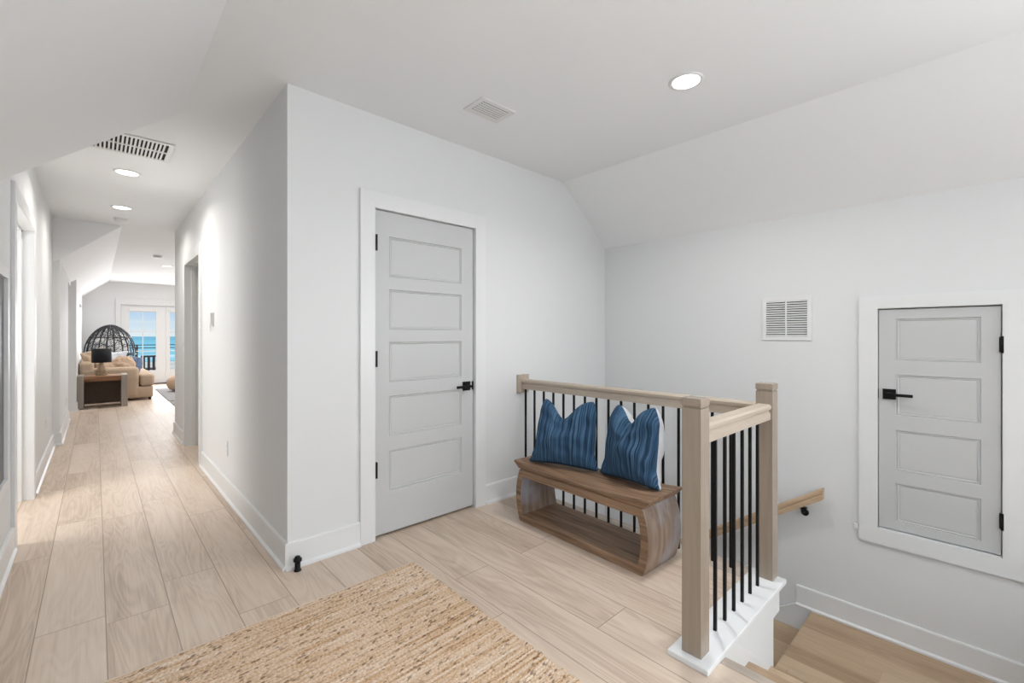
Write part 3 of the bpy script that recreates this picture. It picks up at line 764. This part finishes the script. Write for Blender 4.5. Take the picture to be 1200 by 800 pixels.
# supply vent over the closet door
t = thing('ceiling_vent', 'small white louvred vent in the ceiling in front of the closet door', 'vent', (1.737, 2.063, ZC))
x0, x1, y0, y1 = 1.607, 1.868, 1.972, 2.156
b = BM(); box(b, x0+.025, x1-.025, y0+.025, y1-.025, ZC-.002, ZC-.0004); obj('duct', b, 'duct_grey', t)
b = BM(); box(b, x0, x1, y0, y0+.03, ZC-.007, ZC, .002); box(b, x0, x1, y1-.03, y1, ZC-.007, ZC, .002)
box(b, x0, x0+.03, y0+.03, y1-.03, ZC-.007, ZC, .002); box(b, x1-.03, x1, y0+.03, y1-.03, ZC-.007, ZC, .002); obj('frame', b, 'white_plastic', t)
for k in range(6):
    yy_ = y0+.040+k*.0205
    b = BM(); prism(b, [(yy_-.005, ZC-.008), (yy_-.005, ZC-.006), (yy_+.0065, ZC-.008), (yy_+.0065, ZC-.010)], lambda p, q, s: (s, p, q), x0+.03, x1-.03); obj('slat', b, 'white_plastic', t)

# wall return grille
t = thing('wall_vent', 'square white louvred vent on the stair wall left of the low door', 'vent', (XR, 1.017, 1.38))
y0, y1, z0, z1 = .858, 1.175, 1.222, 1.535
b = BM(); box(b, XR-.003, XR-.0005, y0+.02, y1-.02, z0+.02, z1-.02); obj('duct', b, 'dark', t)
b = BM(); box(b, XR-.010, XR, y0, y1, z0, z0+.028, .002); box(b, XR-.010, XR, y0, y1, z1-.028, z1, .002)
box(b, XR-.010, XR, y0, y0+.028, z0+.028, z1-.028, .002); box(b, XR-.010, XR, y1-.028, y1, z0+.028, z1-.028, .002)
box(b, XR-.011, XR-.003, (y0+y1)/2-.004, (y0+y1)/2+.004, z0+.028, z1-.028); obj('frame', b, 'white_plastic', t)
for k in range(16):
    z = z0+.034+k*.0164
    b = BM(); prism(b, [(XR-.003, z+.004), (XR-.003, z+.006), (XR-.012, z-.003), (XR-.012, z-.005)], lambda p, q, s: (p, s, q), y0+.028, y1-.028); obj('slat', b, 'white_plastic', t)

# ------------------------------------------------------------------ wall plates
def plate(name, label, cat, X, sgn, y, z, w=.07, h=.115, kind='outlet', group=None):
    t = thing(name, label, cat, (X, y, z), group=group)
    xa, xb = sorted((X, X+sgn*.006))
    b = BM(); box(b, xa, xb, y-w/2, y+w/2, z-h/2, z+h/2, .0015); obj('cover_plate', b, 'white_plastic', t)
    xa, xb = sorted((X+sgn*.006, X+sgn*.009))
    b = BM()
    if kind == 'outlet':
        for dz in (-.02, .02): box(b, xa, xb, y-.016, y+.016, z+dz-.014, z+dz+.014, .001)
        obj('socket', b, 'white_plastic', t)
    else:
        box(b, xa, xb, y-.016, y+.016, z-.033, z+.033, .001); obj('rocker', b, 'white_plastic', t)
plate('outlet', 'white wall outlet low on the right hall wall near its front corner', 'outlet', XH, -1, 4.09, .375)
plate('outlet', 'white wall outlet low on the left hall wall past the doorway', 'outlet', XL, 1, 6.35, .38)
plate('outlet', 'white wall outlet on the far left hall wall near the side table', 'outlet', -.303, 1, 8.9, .33)
plate('light_switch', 'white light switch beyond the right hall doorway', 'light switch', XH, -1, 6.55, 1.12, kind='switch')
plate('light_switch', 'white switch plate beside the thermostat on the right hall wall', 'light switch', XH, -1, 4.80, 1.36, w=.07, kind='switch')
t = thing('thermostat', 'small white thermostat projecting from the right hall wall', 'thermostat', (XH, 4.66, 1.40))
b = BM(); box(b, XH-.008, XH, 4.615, 4.705, 1.335, 1.46, .002); obj('back_plate', b, 'white_plastic', t)
b = BM(); box(b, XH-.028, XH-.008, 4.62, 4.70, 1.345, 1.455, .004); obj('housing', b, 'white_plastic', t)
t = thing('wall_sensor', 'tiny white sensor on the living room left wall', 'sensor', (-.235, 12.4, 1.86))
b = BM(); box(b, -.235, -.228, 12.37, 12.43, 1.82, 1.9, .002); obj('back_plate', b, 'white_plastic', t)
b = BM(); box(b, -.228, -.205, 12.375, 12.425, 1.83, 1.89, .004); obj('housing', b, 'white_plastic', t)

# picture on the left wall, only its edge in view
t = thing('framed_picture', 'dark picture in white frame on the left hall wall, only its edge visible', 'picture', (XL, 3.0, 1.0))
b = BM()
box(b, XL, XL+.028, 2.4, 2.45, .46, 1.6, .003); box(b, XL, XL+.028, 3.49, 3.53, .46, 1.6, .003); box(b, XL, XL+.028, 2.45, 3.49, .46, .51, .003); box(b, XL, XL+.028, 2.45, 3.49, 1.55, 1.6, .003)
obj('frame', b, 'trim', t)
b = BM(); box(b, XL, XL+.012, 2.45, 3.49, .51, 1.55); obj('picture', b, 'art', t)

# black door stop by the wall corner
t = thing('door_stop', 'small black door stop on the floor at the wall corner', 'door stop', (.790, 2.530, 0))
b = BM(); lathe(b, [(.019, 0), (.019, .004), (.014, .007), (.014, .050)], .790, 2.530, 20); obj('post', b, 'black', t)
b = BM(); lathe(b, [(.014, .050), (.021, .051), (.021, .064), (.015, .066), (.013, .076), (.008, .078)], .790, 2.530, 20); obj('bumper', b, 'black', t)

# ------------------------------------------------------------------ living room
# side table
t = thing('side_table', 'rustic wood side table with grey legs in front of the sofa arm', 'table', (.1, 10.85, 0))
b = BM(); box(b, -.15, .34, 10.60, 11.12, .505, .555, .006); obj('table_top', b, 'table_wood', t)
b = BM(); box(b, -.148, .338, 10.66, 11.08, .465, .505, .003); obj('apron', b, 'table_wood', t)
for xa, xb in ((-.232, -.149), (.338, .425)):
    b = BM(); box(b, xa, xb, 10.60, 11.14, 0, .565, .006); obj('leg', b, 'grey_wood', t)
b = BM(); box(b, -.149, .338, 11.08, 11.10, .05, .465, .002); obj('dark_infill', b, 'panel', t)  # dark sheet filling the space between the legs
# lamp
t = thing('table_lamp', 'table lamp with black drum shade on the side table', 'lamp', (.075, 10.85, .555))
b = BM(); lathe(b, [(.134, .785), (.134, 1.03), (.130, 1.03), (.130, .785)], .078, 10.85, 36); obj('lamp_shade', b, 'shade', t)
b = BM()
for k in range(90):
    a = random.uniform(0, 2*PI); rr = .062*math.sqrt(random.random()); z = random.uniform(.57, .66)
    rr *= 1.0 if z < .64 else .7
    p = Vector((.075+rr*1.2*math.cos(a), 10.85+rr*1.2*math.sin(a), z)); d = Vector((random.uniform(-1, 1), random.uniform(-1, 1), random.uniform(-.8, .8))).normalized()*.028
    if (p-d).z < .563: p.z += .02
    tube(b, [p-d, p, p+d], .009, 6)
lathe(b, [(.07, .556), (.075, .575), (.05, .60), (.03, .62)], .075, 10.85, 16)
obj('base', b, 'driftwood', t)
b = BM(); lathe(b, [(.055, .60), (.06, .66), (.045, .72), (.02, .785), (.008, .80)], .075, 10.85, 20)
obj('neck', b, 'driftwood', t)
b = BM(); tube(b, [(.078, 10.85, .78), (.078, 10.85, 1.0)], .006, 6); tube(b, [(-.053, 10.85, .99), (.209, 10.85, .99)], .003, 5); obj('stem', b, 'black', t)

# sofa
sf = thing('sofa', 'tan fabric sofa beside the left wall at the end of the hall', 'sofa', (.3, 12.4, 0))
def soft(name, x0, x1, y0_, y1_, z0_, z1_, r_, m_='sofa', parent=sf, puff=0):
    b = BM(); box(b, x0, x1, y0_, y1_, z0_, z1_)
    o = obj(name, b, m_, parent)
    bv = o.modifiers.new('round', 'BEVEL'); bv.width = r_; bv.segments = 5
    for p in o.data.polygons: p.use_smooth = True
    return o
soft('base', -.22, .84, 11.37, 13.9, .05, .27, .03)
soft('arm', -.22, .625, 11.35, 11.62, .06, .655, .07); soft('arm', -.22, .625, 13.65, 13.92, .06, .655, .07)
soft('backrest', -.225, -.02, 11.36, 13.9, .06, .775, .06)
soft('seat_cushion', .0, .86, 11.63, 12.62, .275, .50, .055); soft('seat_cushion', .0, .86, 12.64, 13.64, .275, .50, .055)
soft('seat_front', .635, .86, 11.36, 11.64, .275, .50, .05)
soft('back_cushion', -.02, .16, 11.64, 12.62, .50, .78, .08); soft('back_cushion', -.02, .16, 12.64, 13.64, .50, .78, .08)
for x in (-.17, .79):
    for y in (11.42, 13.85):
        b = BM(); lathe(b, [(.02, 0), (.028, .055)], x, y, 12); obj('leg', b, 'darkwood', sf)
cushion('throw_pillow', 'large tan cushion leaning at the left end of the sofa', 'pillow', (.10, 11.80, .56), math.radians(12), math.radians(8), math.radians(-20), .40, .46, .10, 'tan', 'tan', .0, .9, 9)
cushion('throw_pillow', 'tan pillow with slate blue side on the sofa behind the lamp', 'pillow', (.38, 11.90, .52), math.radians(-10), math.radians(20), math.radians(6), .46, .36, .09, 'tan', 'slate', .0, .5, 12)
cushion('throw_pillow', 'slate blue pillow at the right of the sofa pillows', 'pillow', (.50, 12.26, .505), math.radians(-30), math.radians(24), math.radians(14), .40, .36, .08, 'slate', 'slate', .0, .55, 14)
cushion('throw_pillow', 'pale grey patterned pillow behind the tan sofa pillows', 'pillow', (.26, 12.55, .505), math.radians(-10), math.radians(10), math.radians(3), .48, .46, .08, 'pale', 'pale', .03, .95, 17)

# egg chair
ec = thing('egg_chair', 'black wicker egg chair behind the sofa', 'chair', (.25, 14.2, 0))
ex, ey = .265, 14.42; ea, eb = .47, .42
def EP(th, phi):              # th polar from top, phi azimuth
    z = .82 + .70*math.cos(th)*(1 if math.cos(th) > 0 else .62)
    s_ = math.sin(th)**1.12 if math.sin(th) > 0 else 0
    return Vector((ex + ea*s_*math.cos(phi), ey + eb*s_*math.sin(phi), z))
b = BM()
for k in range(10):
    ph_ = 2*PI*k/10+.15
    tube(b, [EP(.02+(PI*.86)*i/20, ph_) for i in range(21)], .014, 6)
obj('rib', b, 'wicker', ec)
b = BM()
for th in (.95, 1.57, 2.2): tube(b, [EP(th, 2*PI*i/36) for i in range(36)], .013, 6, True)
obj('hoop', b, 'wicker', ec)
b = BM()
for k in range(150):
    th = random.uniform(.1, 2.1); ph_ = random.uniform(0, 2*PI); r1 = random.uniform(.06, .16); r2 = random.uniform(.06, .16); a0 = random.uniform(0, PI)
    if abs((ph_-.2+PI) % (2*PI)-PI) < .55 and th > .6: continue
    s_ = max(.35, math.sin(th)); pts = []
    for i in range(12):
        a = 2*PI*i/12; du = r1*math.cos(a)*2.2; dv = r2*math.sin(a)*2.2
        pts.append(EP(max(.02, min(2.6, th+du*math.cos(a0)-dv*math.sin(a0))), ph_+(du*math.sin(a0)+dv*math.cos(a0))/s_))
    tube(b, pts, .0045, 4, True)
obj('wicker_shell', b, 'wicker', ec)
b = BM(); lathe(b, [(.05, .40), (.28, .44), (.34, .50), (.30, .56), (.05, .58)], ex, ey, 24); obj('seat_cushion', b, 'pale', ec)
for k in range(4):
    a = PI/4+k*PI/2
    b = BM(); tube(b, [EP(2.5, a), (ex+.36*math.cos(a), ey+.33*math.sin(a), .012)], .014, 6); obj('leg', b, 'wicker', ec)

# pouf
b = BM(); prof = []
for i in range(25):
    a = -PI/2 + PI*i/24; rr = .30*math.cos(a)**.55 if math.cos(a) > 1e-6 else .001
    prof.append((max(.002, rr*(1+.018*math.sin(i*2.6))), .197+.18*math.sin(a)))
lathe(b, prof, 1.46, 12.6, 40)
tag(obj('pouf', b, 'tan'), 'round tan fabric pouf on the grey rug by the French doors', 'pouf')
# grey rugs
b = BM(); box(b, 1.03, 3.2, 10.80, 13.45, 0.0, .015, .005); tag(obj('area_rug', b, 'grey_rug'), 'grey textured rug under the pouf in the living room', 'rug')
b = BM(); box(b, 1.035, 3.0, 8.9, 10.67, 0.0, .012, .004); tag(obj('area_rug', b, 'grey_rug'), 'grey rug nearer the hall, partly behind the wall end', 'rug')

# ------------------------------------------------------------------ outside
b = BM(); box(b, -1.5, 5, YE+.14, 17.9, -.17, -.02); struct('floor_balcony', b, 'deck')
rb = thing('balcony_railing', 'dark balcony railing with thin horizontal bars outside the French doors', 'railing', (1.5, 17.8, 0))
for z in (.985, .895): 
    b = BM(); box(b, -1.5, 5, 17.775, 17.80, z-.012, z+.012, .003); obj('rail', b, 'darkwood', rb)
for x in (-.6, .925, 2.4, 3.9):
    b = BM(); box(b, x-.02, x+.02, 17.765, 17.81, -.02, 1.0, .003); obj('post', b, 'darkwood', rb)
for k in range(6):
    b = BM(); tube(b, [(-1.5, 17.79, .12+.12*k), (5, 17.79, .12+.12*k)], .003, 5); obj('cable', b, 'darkwood', rb)
bc = thing('balcony_chair', 'dark slatted chair back on the balcony outside the glass', 'chair', (1.2, 16.6, 0))
for z in (.66, .20):
    b = BM(); box(b, .93, 1.46, 16.30, 16.335, z, z+.05, .005); obj('back_rail', b, 'darkwood', bc)
for k in range(5):
    b = BM(); box(b, .965+k*.11, 1.025+k*.11, 16.305, 16.33, .25, .66, .003); obj('back_slat', b, 'darkwood', bc)
for x in (.93, 1.42):
    for y in (16.3, 16.82):
        b = BM(); box(b, x, x+.04, y, y+.04, -.02, .66 if y < 16.5 else .40, .003); obj('leg', b, 'darkwood', bc)
b = BM(); box(b, .93, 1.46, 16.34, 16.86, .30, .34, .005); obj('seat', b, 'darkwood', bc)
b = BM(); box(b, -600, 900, 40, 330, -12.4, -12.0); o = struct('floor_beach', b, 'sand')
b = BM()
vsx = [b.verts.new(p) for p in ((-30000, 300, -11.95), (30000, 300, -11.95), (30000, 50000, -11.95), (-30000, 50000, -11.95))]; b.faces.new(vsx)
o = obj('sea', b, 'sea'); o['kind'] = 'stuff'; o['label'] = 'turquoise sea with white waves beyond the balcony'; o['category'] = 'sea'
